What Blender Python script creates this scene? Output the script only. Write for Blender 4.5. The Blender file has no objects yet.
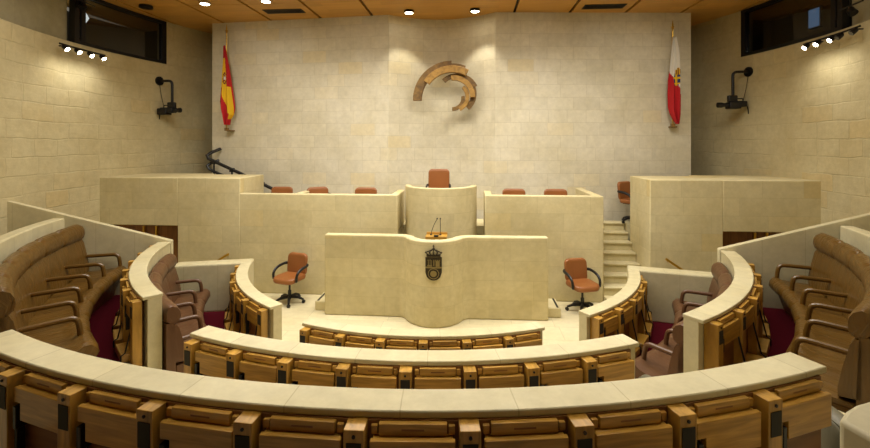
import bpy, bmesh, math, random
from mathutils import Vector, Matrix
random.seed(7)
R=math.radians
C=bpy.context.scene.collection
scene=bpy.context.scene
# ------------------------------------------------------------------ room constants
OX,OY=-.6,7.85            # centre of the hemicycle
RW=6.5                    # inner radius of the round wall
ZC=5.57                   # ceiling
def use(k):
    global OX,OY
    OX,OY={'wall':(-.6,7.85),'mid':(-.64,7.85),'left':(-.57,7.93),'right':(-.58,7.87)}[k]
def P(r,a): return (OX+r*math.sin(R(a)), OY-r*math.cos(R(a)))
# ------------------------------------------------------------------ materials
def hexc(h):
    h=h.lstrip('#'); v=[int(h[i:i+2],16)/255 for i in (0,2,4)]
    return tuple((c/12.92 if c<=.04045 else ((c+.055)/1.055)**2.4) for c in v)+(1,)
def newmat(name):
    m=bpy.data.materials.new(name); m.use_nodes=True
    nt=m.node_tree; b=nt.nodes['Principled BSDF']; return m,nt,b
def N(nt,t,**k):
    n=nt.nodes.new(t)
    for a,v in k.items():
        if a in n.inputs: n.inputs[a].default_value=v
        else: setattr(n,a,v)
    return n
def plain(name,h,rough=.5,metal=0,emit=0,spec=.5):
    m,nt,b=newmat(name); b.inputs['Base Color'].default_value=hexc(h)
    b.inputs['Roughness'].default_value=rough; b.inputs['Metallic'].default_value=metal
    b.inputs['Specular IOR Level'].default_value=spec
    if emit: b.inputs['Emission Color'].default_value=hexc(h); b.inputs['Emission Strength'].default_value=emit
    # faint procedural mottling
    n=N(nt,'ShaderNodeTexNoise'); n.inputs['Scale'].default_value=14
    bp=N(nt,'ShaderNodeBump'); bp.inputs['Strength'].default_value=.05; bp.inputs['Distance'].default_value=.01
    nt.links.new(n.outputs['Fac'],bp.inputs['Height']); nt.links.new(bp.outputs['Normal'],b.inputs['Normal'])
    return m
def mixc(nt,fac,a,b,blend='MIX'):
    n=nt.nodes.new('ShaderNodeMix'); n.data_type='RGBA'; n.blend_type=blend
    for i,v in ((0,fac),(6,a),(7,b)):
        if hasattr(v,'links') or hasattr(v,'is_linked'): nt.links.new(v,n.inputs[i])
        else: n.inputs[i].default_value=v
    return n.outputs[2]
def stone(name,base,dark,bw,bh,mortar=.006,mstr=.5,var=.5,bump=.25,split=0,rough=.75,offset=.5,joint=None,warm=None,wob=0):
    m,nt,b=newmat(name); L=nt.links.new
    uv=N(nt,'ShaderNodeUVMap'); uv.uv_map='UVMap'
    # distort rows a little: masonry courses of uneven width
    br=nt.nodes.new('ShaderNodeTexBrick'); br.offset=offset; br.squash=.72; br.squash_frequency=3; br.offset_frequency=2
    br.inputs['Scale'].default_value=1; br.inputs['Brick Width'].default_value=bw; br.inputs['Row Height'].default_value=bh
    br.inputs['Mortar Size'].default_value=mortar; br.inputs['Mortar Smooth'].default_value=.6; br.inputs['Bias'].default_value=0
    br.inputs['Color1'].default_value=(0,0,0,1); br.inputs['Color2'].default_value=(1,1,1,1); br.inputs['Mortar'].default_value=(.5,.5,.5,1)
    dn=N(nt,'ShaderNodeTexNoise'); dn.inputs['Scale'].default_value=2.6; dn.inputs['Detail'].default_value=3; L(uv.outputs[0],dn.inputs['Vector'])
    ds=N(nt,'ShaderNodeVectorMath',operation='SCALE'); ds.inputs['Scale'].default_value=wob; L(dn.outputs['Color'],ds.inputs[0])
    da=N(nt,'ShaderNodeVectorMath',operation='ADD'); L(uv.outputs[0],da.inputs[0]); L(ds.outputs[0],da.inputs[1]); L(da.outputs[0],br.inputs['Vector'])
    tc=N(nt,'ShaderNodeTexCoord')
    n1=N(nt,'ShaderNodeTexNoise'); n1.inputs['Scale'].default_value=1.1; n1.inputs['Detail'].default_value=6; n1.inputs['Roughness'].default_value=.65; L(tc.outputs['Object'],n1.inputs['Vector'])
    n2=N(nt,'ShaderNodeTexNoise'); n2.inputs['Scale'].default_value=9; n2.inputs['Detail'].default_value=8; n2.inputs['Roughness'].default_value=.7; L(tc.outputs['Object'],n2.inputs['Vector'])
    bc=hexc(base); dc=hexc(dark)
    r1=N(nt,'ShaderNodeMapRange'); r1.inputs[1].default_value=.35; r1.inputs[2].default_value=.7; L(n1.outputs['Fac'],r1.inputs[0])
    c=mixc(nt,r1.outputs[0],bc,dc)
    # per-block tint
    mr=N(nt,'ShaderNodeMapRange'); mr.inputs[3].default_value=1-.22*var; mr.inputs[4].default_value=1+.10*var; L(br.outputs['Color'],mr.inputs[0])
    c=mixc(nt,1.0,c,mr.outputs[0],'MULTIPLY')
    # occasional ochre blocks
    if warm:
        w=N(nt,'ShaderNodeMapRange'); w.inputs[1].default_value=.86; w.inputs[2].default_value=.97; w.inputs[4].default_value=(.3 if split else .5); L(br.outputs['Color'],w.inputs[0])
        c=mixc(nt,w.outputs[0],c,hexc(warm))
    r2=N(nt,'ShaderNodeMapRange'); r2.inputs[1].default_value=.3; r2.inputs[2].default_value=.75; r2.inputs[3].default_value=1.05; r2.inputs[4].default_value=.86; L(n2.outputs['Fac'],r2.inputs[0])
    c=mixc(nt,1.0,c,r2.outputs[0],'MULTIPLY')
    ms=N(nt,'ShaderNodeMath',operation='MULTIPLY'); ms.inputs[1].default_value=mstr; L(br.outputs['Fac'],ms.inputs[0])
    c=mixc(nt,ms.outputs[0],c,hexc(joint or '#8a7a55'))
    L(c,b.inputs['Base Color']); b.inputs['Roughness'].default_value=rough; b.inputs['Specular IOR Level'].default_value=.3
    h=N(nt,'ShaderNodeMath',operation='MULTIPLY_ADD'); h.inputs[1].default_value=.35; L(n2.outputs['Fac'],h.inputs[0])
    hm=N(nt,'ShaderNodeMath',operation='MULTIPLY'); hm.inputs[1].default_value=(-.22 if split else -.5); L(br.outputs['Fac'],hm.inputs[0]); L(hm.outputs[0],h.inputs[2])
    hh=h.outputs[0]
    if split:
        n3=N(nt,'ShaderNodeTexNoise'); n3.inputs['Scale'].default_value=1; n3.inputs['Detail'].default_value=3
        mp=N(nt,'ShaderNodeMapping'); mp.inputs['Scale'].default_value=(1.6,4.2,1); L(uv.outputs[0],mp.inputs[0]); L(mp.outputs[0],n3.inputs['Vector'])
        ad=N(nt,'ShaderNodeMath',operation='MULTIPLY_ADD'); ad.inputs[1].default_value=split; L(n3.outputs['Fac'],ad.inputs[0]); L(hh,ad.inputs[2])
        ad2=N(nt,'ShaderNodeMath',operation='MULTIPLY_ADD'); ad2.inputs[1].default_value=.5*split; L(br.outputs['Color'],ad2.inputs[0]); L(ad.outputs[0],ad2.inputs[2]); hh=ad2.outputs[0]
    bp=N(nt,'ShaderNodeBump'); bp.inputs['Strength'].default_value=bump; bp.inputs['Distance'].default_value=.02; L(hh,bp.inputs['Height']); L(bp.outputs['Normal'],b.inputs['Normal'])
    return m
def wood(name,a,bb,scale=(1.2,1.2,14),rough=.38,axis=None):
    m,nt,b=newmat(name); L=nt.links.new
    tc=N(nt,'ShaderNodeTexCoord'); mp=N(nt,'ShaderNodeMapping'); mp.inputs['Scale'].default_value=scale; L(tc.outputs['Object'],mp.inputs[0])
    oi=N(nt,'ShaderNodeObjectInfo'); va=N(nt,'ShaderNodeVectorMath',operation='ADD'); L(mp.outputs[0],va.inputs[0])
    sc=N(nt,'ShaderNodeMath',operation='MULTIPLY'); sc.inputs[1].default_value=37; L(oi.outputs['Random'],sc.inputs[0]); L(sc.outputs[0],va.inputs[1])
    n=N(nt,'ShaderNodeTexNoise'); n.inputs['Scale'].default_value=2.2; n.inputs['Detail'].default_value=7; n.inputs['Distortion'].default_value=.6; L(va.outputs[0],n.inputs['Vector'])
    r=N(nt,'ShaderNodeMapRange'); r.inputs[1].default_value=.35; r.inputs[2].default_value=.68; L(n.outputs['Fac'],r.inputs[0])
    c=mixc(nt,r.outputs[0],hexc(a),hexc(bb))
    t=N(nt,'ShaderNodeMapRange'); t.inputs[3].default_value=.85; t.inputs[4].default_value=1.1; L(oi.outputs['Random'],t.inputs[0])
    c=mixc(nt,1.0,c,t.outputs[0],'MULTIPLY')
    L(c,b.inputs['Base Color']); b.inputs['Roughness'].default_value=rough
    bp=N(nt,'ShaderNodeBump'); bp.inputs['Strength'].default_value=.08; bp.inputs['Distance'].default_value=.005; L(n.outputs['Fac'],bp.inputs['Height']); L(bp.outputs['Normal'],b.inputs['Normal'])
    return m
def leather(name,a,bb,rough=.38,wr=9,bump=.6):
    m,nt,b=newmat(name); L=nt.links.new
    tc=N(nt,'ShaderNodeTexCoord'); 
    n=N(nt,'ShaderNodeTexNoise'); n.inputs['Scale'].default_value=3; n.inputs['Detail'].default_value=5; L(tc.outputs['Object'],n.inputs['Vector'])
    c=mixc(nt,n.outputs['Fac'],hexc(a),hexc(bb)); L(c,b.inputs['Base Color']); b.inputs['Roughness'].default_value=rough
    uv=N(nt,'ShaderNodeUVMap'); uv.uv_map='UVMap'
    mp=N(nt,'ShaderNodeMapping'); mp.inputs['Scale'].default_value=(wr*1.5,wr*.55,1); L(uv.outputs[0],mp.inputs[0])
    n2=N(nt,'ShaderNodeTexNoise'); n2.inputs['Scale'].default_value=1; n2.inputs['Detail'].default_value=4; n2.inputs['Distortion'].default_value=.8; L(mp.outputs[0],n2.inputs['Vector'])
    bp=N(nt,'ShaderNodeBump'); bp.inputs['Strength'].default_value=bump; bp.inputs['Distance'].default_value=.028; L(n2.outputs['Fac'],bp.inputs['Height']); L(bp.outputs['Normal'],b.inputs['Normal'])
    return m
M={}
M['ashlar']=stone('ashlar_limestone','#dcd5c0','#cfc6aa',.56,.27,mortar=.009,mstr=.16,var=.32,bump=.25,wob=.02,warm='#d3c190')
M['rough']=stone('split_limestone','#d0c49c','#c2b388',.66,.29,mortar=.014,mstr=.05,var=.16,bump=.8,split=.9,wob=.07,warm='#c9ab6a',rough=.85)
M['block']=stone('smooth_limestone_panels','#d5c9a0','#c8b98a',0.92,.31,mortar=.005,mstr=.22,var=.38,bump=.15,warm='#c3ab6c')
M['counter']=stone('honed_limestone_counter','#d6cda9','#c8bc92',.72,4.0,mortar=.004,mstr=.45,var=.35,bump=.1,rough=.5,offset=0)
M['pale']=stone('pale_limestone','#d9cea6','#ccbf93',2.4,2.0,mortar=.003,mstr=.2,var=.2,bump=.1,rough=.6)
M['grey']=stone('grey_render_panel','#a9a184','#99916f',1.6,1.4,mortar=.004,mstr=.3,var=.2,bump=.2,rough=.9)
M['floor']=stone('stone_floor_tiles','#dcd2b0','#cfc49c',.9,.45,mortar=.005,mstr=.4,var=.25,bump=.06,rough=.42)
M['wood']=wood('honey_oak_veneer','#c39540','#9a7228',(1.6,5,18),rough=.28)
M['woodv']=wood('upright_oak_veneer','#c39540','#987026',(16,5,1.5),rough=.28)
M['woodd']=wood('dark_walnut_panel','#8a5c2a','#6f4720',(2,5,12),rough=.5)  # darker brown wood for recessed panels, desk top and rear wall
M['door']=wood('brown_door_veneer','#8a5a2a','#6f431d',(14,5,1.2),rough=.45)
M['sculd']=wood('dark_carved_oak','#866630','#5f4620',(5,5,5),rough=.55)
M['scull']=wood('light_carved_oak','#b08840','#8a6629',(5,5,5),rough=.5)
M['leather']=leather('brown_leather','#6f501f','#513810',rough=.3)
M['leather2']=leather('dusty_brown_leather','#66452a','#51351e',rough=.42,bump=.2)
M['tan']=leather('tan_orange_leather','#955c2e','#7f4b22',rough=.4,bump=.1)
M['padgrey']=leather('grey_green_upholstery','#6f6a55','#5f5b48',rough=.5,bump=.15)
M['black']=plain('black_plastic','#0d0d0f',.45)
M['blackm']=plain('black_metal','#0e0e10',.4)
M['mesh']=plain('dark_speaker_mesh','#26251f',.75)
M['brass']=plain('polished_brass','#c9a245',.28,.9)
M['chrome']=plain('brushed_steel','#b9bcc0',.25,.9)
M['bronze']=plain('aged_bronze','#33291a',.5,.35)
M['bronzel']=plain('worn_bronze','#8a7a4c',.45,.4)
M['red']=plain('red_cloth','#b5121b',.8); M['yellow']=plain('yellow_cloth','#e3b716',.8); M['white']=plain('white_cloth','#dedbd2',.8)
M['blue']=plain('blue_cloth','#22386f',.8); M['maroon']=plain('maroon_cloth','#6d2418',.8)
M['lamp']=plain('lit_lamp','#fff2d6',.4,emit=30)
M['reflw']=plain('booth_lamp_reflection','#dfeaf0',.4,emit=2.2)  # glow standing in for a reflection in the booth glass
M['screen']=plain('lit_blue_screen','#5f7fa8',.4,emit=1.0)
M['booth']=plain('dark_booth_lining','#5a554a',.8)
m,nt,b=newmat('red_carpet'); M['carpet']=m
n=N(nt,'ShaderNodeTexNoise'); n.inputs['Scale'].default_value=120; tc=N(nt,'ShaderNodeTexCoord'); nt.links.new(tc.outputs['Object'],n.inputs['Vector'])
nt.links.new(mixc(nt,n.outputs['Fac'],hexc('#5a0f1c'),hexc('#3f0812')),b.inputs['Base Color']); b.inputs['Roughness'].default_value=1; b.inputs['Specular IOR Level'].default_value=.1
bp=N(nt,'ShaderNodeBump'); bp.inputs['Strength'].default_value=.4; nt.links.new(n.outputs['Fac'],bp.inputs['Height']); nt.links.new(bp.outputs['Normal'],b.inputs['Normal'])
# ceiling boards
m,nt,b=newmat('ceiling_veneer'); M['ceil']=m; L=nt.links.new
tc=N(nt,'ShaderNodeTexCoord'); mp=N(nt,'ShaderNodeMapping'); mp.inputs['Scale'].default_value=(.9,9,1); L(tc.outputs['Object'],mp.inputs[0])
n=N(nt,'ShaderNodeTexNoise'); n.inputs['Scale'].default_value=2; n.inputs['Detail'].default_value=6; n.inputs['Distortion'].default_value=.4; L(mp.outputs[0],n.inputs['Vector'])
br=nt.nodes.new('ShaderNodeTexBrick'); br.inputs['Scale'].default_value=1; br.inputs['Brick Width'].default_value=1.18; br.inputs['Row Height'].default_value=.2; br.inputs['Mortar Size'].default_value=.0
br.inputs['Color1'].default_value=(.85,.85,.85,1); br.inputs['Color2'].default_value=(1,1,1,1); L(tc.outputs['Object'],br.inputs['Vector'])
c=mixc(nt,n.outputs['Fac'],hexc('#d9a650'),hexc('#b98338')); c=mixc(nt,1.0,c,br.outputs['Color'],'MULTIPLY'); L(c,b.inputs['Base Color']); b.inputs['Roughness'].default_value=.4
# window glass
m=bpy.data.materials.new('window_glass'); m.use_nodes=True; nt=m.node_tree; nt.nodes.clear(); M['glass']=m
o=N(nt,'ShaderNodeOutputMaterial'); mx=N(nt,'ShaderNodeMixShader'); t=N(nt,'ShaderNodeBsdfTransparent'); t.inputs[0].default_value=(.62,.62,.6,1)
g=N(nt,'ShaderNodeBsdfGlossy'); g.inputs['Roughness'].default_value=.02; f=N(nt,'ShaderNodeFresnel'); f.inputs[0].default_value=1.5
nt.nodes.remove(f); mx.inputs[0].default_value=.10; nt.links.new(t.outputs[0],mx.inputs[1]); nt.links.new(g.outputs[0],mx.inputs[2]); nt.links.new(mx.outputs[0],o.inputs[0])
# ------------------------------------------------------------------ object helpers
def obj(name,bm,mat,parent=None,bevel=0,seg=2,smooth=35,uv='box'):
    bmesh.ops.recalc_face_normals(bm,faces=bm.faces)
    me=bpy.data.meshes.new(name)
    if uv and not bm.loops.layers.uv.get('UVMap'):
        lay=bm.loops.layers.uv.new('UVMap')
        for f in bm.faces:
            n=f.normal
            for l in f.loops:
                x,y,z=l.vert.co
                if uv=='cyl':      # about the hemicycle centre
                    r=math.hypot(x-OX,y-OY); a=math.atan2(x-OX,OY-y)
                    l[lay].uv=(a*6.0, (z if abs(n.z)<.7 else r))
                elif abs(n.z)>.7: l[lay].uv=(x,y)
                elif abs(n.y)>abs(n.x): l[lay].uv=(x,z)
                else: l[lay].uv=(y+.3,z)
    bm.to_mesh(me); bm.free()
    mats=mat if isinstance(mat,(list,tuple)) else [mat]
    for k in mats: me.materials.append(M[k] if isinstance(k,str) else k)
    o=bpy.data.objects.new(name,me); C.objects.link(o)
    if parent: o.parent=parent
    if smooth is not None:
        for p in me.polygons: p.use_smooth=True
        me.set_sharp_from_angle(angle=R(smooth))
    if bevel:
        md=o.modifiers.new('bevel','BEVEL'); md.width=bevel; md.segments=seg; md.limit_method='ANGLE'; md.angle_limit=R(40)
    return o
def tag(o,label=None,cat=None,group=None,kind=None):
    if label: o['label']=label
    if cat: o['category']=cat
    if group: o['group']=group
    if kind: o['kind']=kind
    return o
def thing(name,label,cat,loc=(0,0,0),rz=0,group=None):
    o=bpy.data.objects.new(name,None); C.objects.link(o); o.location=loc; o.rotation_euler=(0,0,rz); o.empty_display_size=.1
    return tag(o,label,cat,group)
def dup(root,loc,rz,label=None,group=None):
    r=root.copy(); C.objects.link(r); r.location=loc; r.rotation_euler=(0,0,rz)
    if label: r['label']=label
    if group: r['group']=group
    def rec(src,dst):
        for ch in list(src.children):
            c=ch.copy(); C.objects.link(c); c.parent=dst; rec(ch,c)
    rec(root,r); return r
def box(bm,x0,x1,y0,y1,z0,z1,mi=0):
    v=[bm.verts.new(p) for p in ((x0,y0,z0),(x1,y0,z0),(x1,y1,z0),(x0,y1,z0),(x0,y0,z1),(x1,y0,z1),(x1,y1,z1),(x0,y1,z1))]
    for q in ((0,3,2,1),(4,5,6,7),(0,1,5,4),(1,2,6,5),(2,3,7,6),(3,0,4,7)):
        f=bm.faces.new([v[i] for i in q]); f.material_index=mi
    return bm
def Box(*a,**k): return box(bmesh.new(),*a,**k)
def sector(bm,r0,r1,a0,a1,z0,z1,n=None):
    """solid ring segment about the hemicycle centre; z1 may be a function of angle"""
    n=n or max(2,int(abs(a1-a0)/1.5)); rows=[]
    for i in range(n+1):
        a=a0+(a1-a0)*i/n; zt=z1(a) if callable(z1) else z1
        p0=P(r0,a); p1=P(r1,a)
        rows.append([bm.verts.new((*p0,z0)),bm.verts.new((*p1,z0)),bm.verts.new((*p1,zt)),bm.verts.new((*p0,zt))])
    for i in range(n):
        A,B=rows[i],rows[i+1]
        for k in range(4): bm.faces.new((A[k],A[(k+1)%4],B[(k+1)%4],B[k]))
    bm.faces.new(rows[0]); bm.faces.new(rows[-1]); return bm
def Sector(*a,**k): return sector(bmesh.new(),*a,**k)
def ribbon(path,th,z0,z1,bm=None,uvlen=True):
    """wall along a plan path, thickness th to its left side; z1 scalar or list"""
    bm=bm or bmesh.new(); n=len(path); rows=[]; lay=bm.loops.layers.uv.get('UVMap') or bm.loops.layers.uv.new('UVMap')
    acc=[0]
    for i in range(1,n): acc.append(acc[-1]+math.dist(path[i],path[i-1]))
    for i,p in enumerate(path):
        a=path[max(i-1,0)]; b=path[min(i+1,n-1)]
        d=Vector((b[0]-a[0],b[1]-a[1])).normalized(); nrm=Vector((-d.y,d.x))
        q=(p[0]+nrm.x*th,p[1]+nrm.y*th); zt=z1[i] if isinstance(z1,(list,tuple)) else z1
        rows.append([bm.verts.new((p[0],p[1],z0)),bm.verts.new((q[0],q[1],z0)),bm.verts.new((q[0],q[1],zt)),bm.verts.new((p[0],p[1],zt))])
    def setuv(f,us,k):
        for l in f.loops:
            co=l.vert.co; i=us[l.vert]
            l[lay].uv=(acc[i], co.z if k in (1,3) else (0 if l.vert in (rows[i][0],rows[i][3]) else th))
    for i in range(n-1):
        A,B=rows[i],rows[i+1]; us={v:i for v in A}; us.update({v:i+1 for v in B})
        for k in range(4):
            f=bm.faces.new((A[k],A[(k+1)%4],B[(k+1)%4],B[k])); setuv(f,us,k)
    for i in (0,n-1):
        f=bm.faces.new(rows[i])
        for l in f.loops: l[lay].uv=(0 if l.vert in (rows[i][0],rows[i][3]) else th,l.vert.co.z)
    return bm
def tube(bm,pts,r,n=10,flat=1.0,mi=0):
    pts=[Vector(p) for p in pts]; rings=[]
    up=Vector((0,0,1)); prev=None
    for i,p in enumerate(pts):
        t=(pts[min(i+1,len(pts)-1)]-pts[max(i-1,0)]).normalized()
        if prev is None:
            s=t.cross(up); 
            if s.length<.05: s=t.cross(Vector((1,0,0)))
            s.normalize()
        else:
            s=prev-t*prev.dot(t)
            s.normalize()
        prev=s; w=s.cross(t).normalized(); rr=r[i] if isinstance(r,(list,tuple)) else r
        rings.append([bm.verts.new(p+s*math.cos(2*math.pi*k/n)*rr+w*math.sin(2*math.pi*k/n)*rr*flat) for k in range(n)])
    for A,B in zip(rings,rings[1:]):
        for k in range(n):
            f=bm.faces.new((A[k],A[(k+1)%n],B[(k+1)%n],B[k])); f.material_index=mi
    for rg in (rings[0][::-1],rings[-1]):
        f=bm.faces.new(rg); f.material_index=mi
    return bm
def Tube(*a,**k): return tube(bmesh.new(),*a,**k)
def arc3(p0,pc,p1,n=6):
    """quadratic bend"""
    p0,pc,p1=map(Vector,(p0,pc,p1))
    return [(p0*(1-t)**2+pc*2*t*(1-t)+p1*t*t) for t in [i/n for i in range(n+1)]]
def prism(bm,poly,y0,y1,mi=0,f=None):
    """polygon (x,z) extruded y0..y1, f maps points"""
    f=f or (lambda v:v)
    A=[bm.verts.new(f((x,y0,z))) for x,z in poly]; B=[bm.verts.new(f((x,y1,z))) for x,z in poly]; n=len(poly)
    fs=[bm.faces.new(A),bm.faces.new(B[::-1])]+[bm.faces.new((A[i],B[i],B[(i+1)%n],A[(i+1)%n])) for i in range(n)]
    for q in fs: q.material_index=mi
    return bm
def rrect(w,h,r,n=6):
    pts=[]
    for cx,cy,a0 in ((w/2-r,h/2-r,0),(-w/2+r,h/2-r,90),(-w/2+r,-h/2+r,180),(w/2-r,-h/2+r,270)):
        for i in range(n+1):
            a=R(a0+90*i/n); pts.append((cx+r*math.cos(a),cy+r*math.sin(a)))
    return pts
def cushion(w,h,r,prof,f):
    """rounded slab: prof = [(inset,depth),...]; f maps (u,v,d)->xyz"""
    bm=bmesh.new(); rings=[]
    for ins,d in prof:
        rr=max(r-ins,.004); rings.append([bm.verts.new(f(x,y,d)) for x,y in rrect(max(w-2*ins,.01),max(h-2*ins,.01),rr)])
    n=len(rings[0])
    for A,B in zip(rings,rings[1:]):
        for k in range(n): bm.faces.new((A[k],A[(k+1)%n],B[(k+1)%n],B[k]))
    bm.faces.new(rings[0][::-1]); bm.faces.new(rings[-1]); return bm
PUFF=lambda t,e:[(e,0),(e*.35,t*.12),(0,t*.35),(0,t*.6),(e*.35,t*.84),(e,t*.96),(e*2,t),(e*3.2,t*1.02)]
def lathe(bm,prof,loc=(0,0,0),n=20,axis='z',mi=0):
    rings=[]
    for r,h in prof:
        ring=[]
        for k in range(n):
            a=2*math.pi*k/n; c_,s_=r*math.cos(a),r*math.sin(a)
            v={'z':(c_,s_,h),'y':(c_,h,s_),'x':(h,c_,s_)}[axis]
            ring.append(bm.verts.new((v[0]+loc[0],v[1]+loc[1],v[2]+loc[2])))
        rings.append(ring)
    for A,B in zip(rings,rings[1:]):
        for k in range(n):
            f=bm.faces.new((A[k],A[(k+1)%n],B[(k+1)%n],B[k])); f.material_index=mi
    for rg in (rings[0][::-1],rings[-1]):
        f=bm.faces.new(rg); f.material_index=mi
    return bm
def Lathe(*a,**k): return lathe(bmesh.new(),*a,**k)
def struct(name,bm,mat,parent=None,**k):
    o=obj(name,bm,mat,parent,**k)
    if not parent: o['kind']='structure'
    return o
# ------------------------------------------------------------------ THE SETTING
struct('floor',Box(-8,7,-3,11.2,-.2,0),'floor',uv='box')
# stepped tiers
AIS=[(-36.5,-24.5),(24.5,34)]
bm=Sector(4.47,7.4,-75,77,0.002,.4); struct('floor',bm,'pale',uv='cyl')
bm=bmesh.new(); sector(bm,5.86,7.6,-75,77,.4,.8)
for a0,a1 in ((-37.5,-24.3),(24.6,37.5)):
    sector(bm,5.45,5.86,a0,a1,.4,.8)
struct('floor',bm,'pale',uv='cyl')
bm=bmesh.new()
for a0,a1 in ((-36.5,-24.3),(24.6,34.3)):
    sector(bm,4.1,4.47,a0,a1,0,.2); sector(bm,5.1,5.45,a0,a1,.4,.6)
stp=tag(obj('aisle_steps',bm,'pale',uv='cyl'),kind='structure'); stp.name='floor'
struct('floor',Sector(3.43,4.46,-75,-34,.0,.012),'carpet'); struct('floor',Sector(3.33,4.44,34,77,.0,.012),'carpet')
struct('floor',Sector(4.63,5.86,-75,-36.5,.4,.412),'carpet'); struct('floor',Sector(4.55,5.86,34,77,.4,.412),'carpet')
use('mid')
struct('floor',Sector(6.0,6.6,-23,24.5,.8,.812),'carpet'); struct('floor',Sector(4.74,5.74,-22,24,.4,.412),'carpet'); struct('floor',Sector(3.43,4.46,-21,24,0,.012),'carpet')
use('wall')
# ceiling: veneered panels with open joints
joints=[-.59-1.53-1.18*i for i in range(6)][::-1]+[-.59+1.53+1.18*i for i in range(6)]
bm=bmesh.new(); box(bm,-8.2,7.2,-3,11.4,ZC+.05,ZC+.15,1)
xs=[-8.2]+joints+[7.2]
for a,b_ in zip(xs,xs[1:]):
    for y0,y1 in ((-3,.8),(.8,4.6),(4.6,8.35),(8.35,11.4)): box(bm,a+.03,b_-.03,y0+.004,y1-.004,ZC,ZC+.05)
struct('ceiling',bm,['ceil','black'],smooth=None)
# back wall: two slightly angled leaves around a shallow concave niche
hw=5.29; nw=1.14
use('wall')
path=[(OX+hw,9.66),(OX+nw,9.29)]
for i in range(1,16):
    t=i/16; x=nw*(1-2*t); path.append((OX+x,9.29+.46*(1-(x/nw)**2)))
path+=[(OX-nw,9.29),(OX-hw-.06,9.64)]
struct('wall_back',ribbon(path[::-1],.28,0,ZC),'ashlar',smooth=25)
# round side walls
def circ(r,a0,a1,n): return [P(r,a0+(a1-a0)*i/n) for i in range(n+1)]
L1=[( P(RW,-60)[0],-2.9)]+circ(RW,-60,-128,40)
wl=struct('wall_left',ribbon(L1[::1],.3,0,4.6),'rough',smooth=30)
R1=circ(RW,128,60,40)+[(P(RW,60)[0],-2.9)]
wr=struct('wall_right',ribbon(R1,.3,0,4.6),'rough',smooth=30)
struct('wall_left',ribbon(circ(RW,-104,-128,16),.3,4.6,ZC),'rough',smooth=30,)
struct('wall_right',ribbon(circ(RW,128,105.6,16),.3,4.6,ZC),'rough',smooth=30)
struct('wall_left',ribbon([(P(RW+.12,-60)[0],-2.9)]+circ(RW+.12,-60,-84.7,16),.18,4.6,ZC),'grey',smooth=30)
struct('wall_right',ribbon(circ(RW+.12,85.7,60,16)+[(P(RW+.12,60)[0],-2.9)],.18,4.6,ZC),'grey',smooth=30)
struct('wall_rear',Box(-8,7,-3.1,-2.8,0,ZC),'woodd')
struct('wall_end',Box(-8,7,10.9,11.2,0,ZC),'rough')
# windows of the control booths
def window(a0,a1,name):
    t=bpy.data.objects.new(name,None); C.objects.link(t); t['kind']='structure'
    bm=bmesh.new(); 
    sector(bm,RW-.01,RW+.09,a0,a1,4.6,4.66); sector(bm,RW-.01,RW+.09,a0,a1,ZC-.07,ZC-.005)
    s=1 if a1>a0 else -1
    sector(bm,RW-.01,RW+.09,a0,a0+s*.9,4.6,ZC-.005,n=2); sector(bm,RW-.01,RW+.09,a1-s*.9,a1,4.6,ZC-.005,n=2)
    obj('window_frame',bm,'black',t)
    am=a0+s*1.7; obj('mullion',Sector(RW+.02,RW+.07,am,am+s*.8,4.66,ZC-.07,n=2),'black',t)
    obj('pane',Sector(RW+.04,RW+.05,a0+s*.9,a1-s*.9,4.66,ZC-.07),'glass',t)
    bm=bmesh.new(); sector(bm,RW+1.4,RW+1.5,a0-s*4,a1+s*4,4.3,ZC+.02); sector(bm,RW+.3,RW+1.5,a0-s*4,a1+s*4,4.28,4.3)
    sector(bm,RW+.2,RW+1.5,a0-s*5,a0-s*4,4.3,ZC+.02,n=2); sector(bm,RW+.31,RW+1.5,a1+s*4,a1+s*5,4.3,ZC+.02,n=2)
    obj('booth_lining',bm,'booth',t)
window(-84.8,-103.9,'window_1'); window(85.8,105.5,'window_2')
x,y=P(RW+.55,-91.2)
tag(obj('reflection_globe',Lathe([(.0,-.12),(.08,-.1),(.13,0),(.08,.1),(.0,.12)],(x,y,5.28)),'reflw',uv=None),'white glowing globe added behind the left booth glass as a lamp reflection','lamp')  # glowing globe added to imitate a lamp mirrored in the pane
x,y=P(RW+.6,97)
sc=thing('monitor','blue lit monitor inside the right booth behind the glass','monitor',(x,y,4.98),R(277))
obj('casing',Box(-.14,.14,.0,.05,-.02,.37),'black',sc,bevel=.006); obj('screen',Box(-.11,.11,-.006,-.0005,.0,.34),'screen',sc)
# stage blocks left and right with the door recesses
YF=7.83
struct('wall_stage',Box(-5.52,-4.29,YF,8.78,0,2.14),'block',bevel=.012)
def blockpoly(xo,xi,z0,z1):
    """block between the inner edge xi and the round wall"""
    pts=[(xi,YF)]; 
    s=-1 if xo<xi else 1
    for i in range(9):
        y=YF+(9.02-YF)*i/8; pts.append((OX+s*(math.sqrt(RW**2-(y-OY)**2)+.06),y))
    pts.append((xi,9.02)); bm=bmesh.new(); A=[bm.verts.new((x,y,z0)) for x,y in pts]; B=[bm.verts.new((x,y,z1)) for x,y in pts]; n=len(pts)
    bm.faces.new(A[::-1]); bm.faces.new(B)
    for i in range(n): bm.faces.new((A[i],A[(i+1)%n],B[(i+1)%n],B[i]))
    return bm
struct('wall_stage',blockpoly(-8,-5.52,1.23,2.14),'block',bevel=.012)
struct('wall_stage',Box(3.12,4.33,YF,8.78,0,2.16),'block',bevel=.012)
struct('wall_stage',blockpoly(8,4.33,1.28,2.16),'block',bevel=.012)
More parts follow.
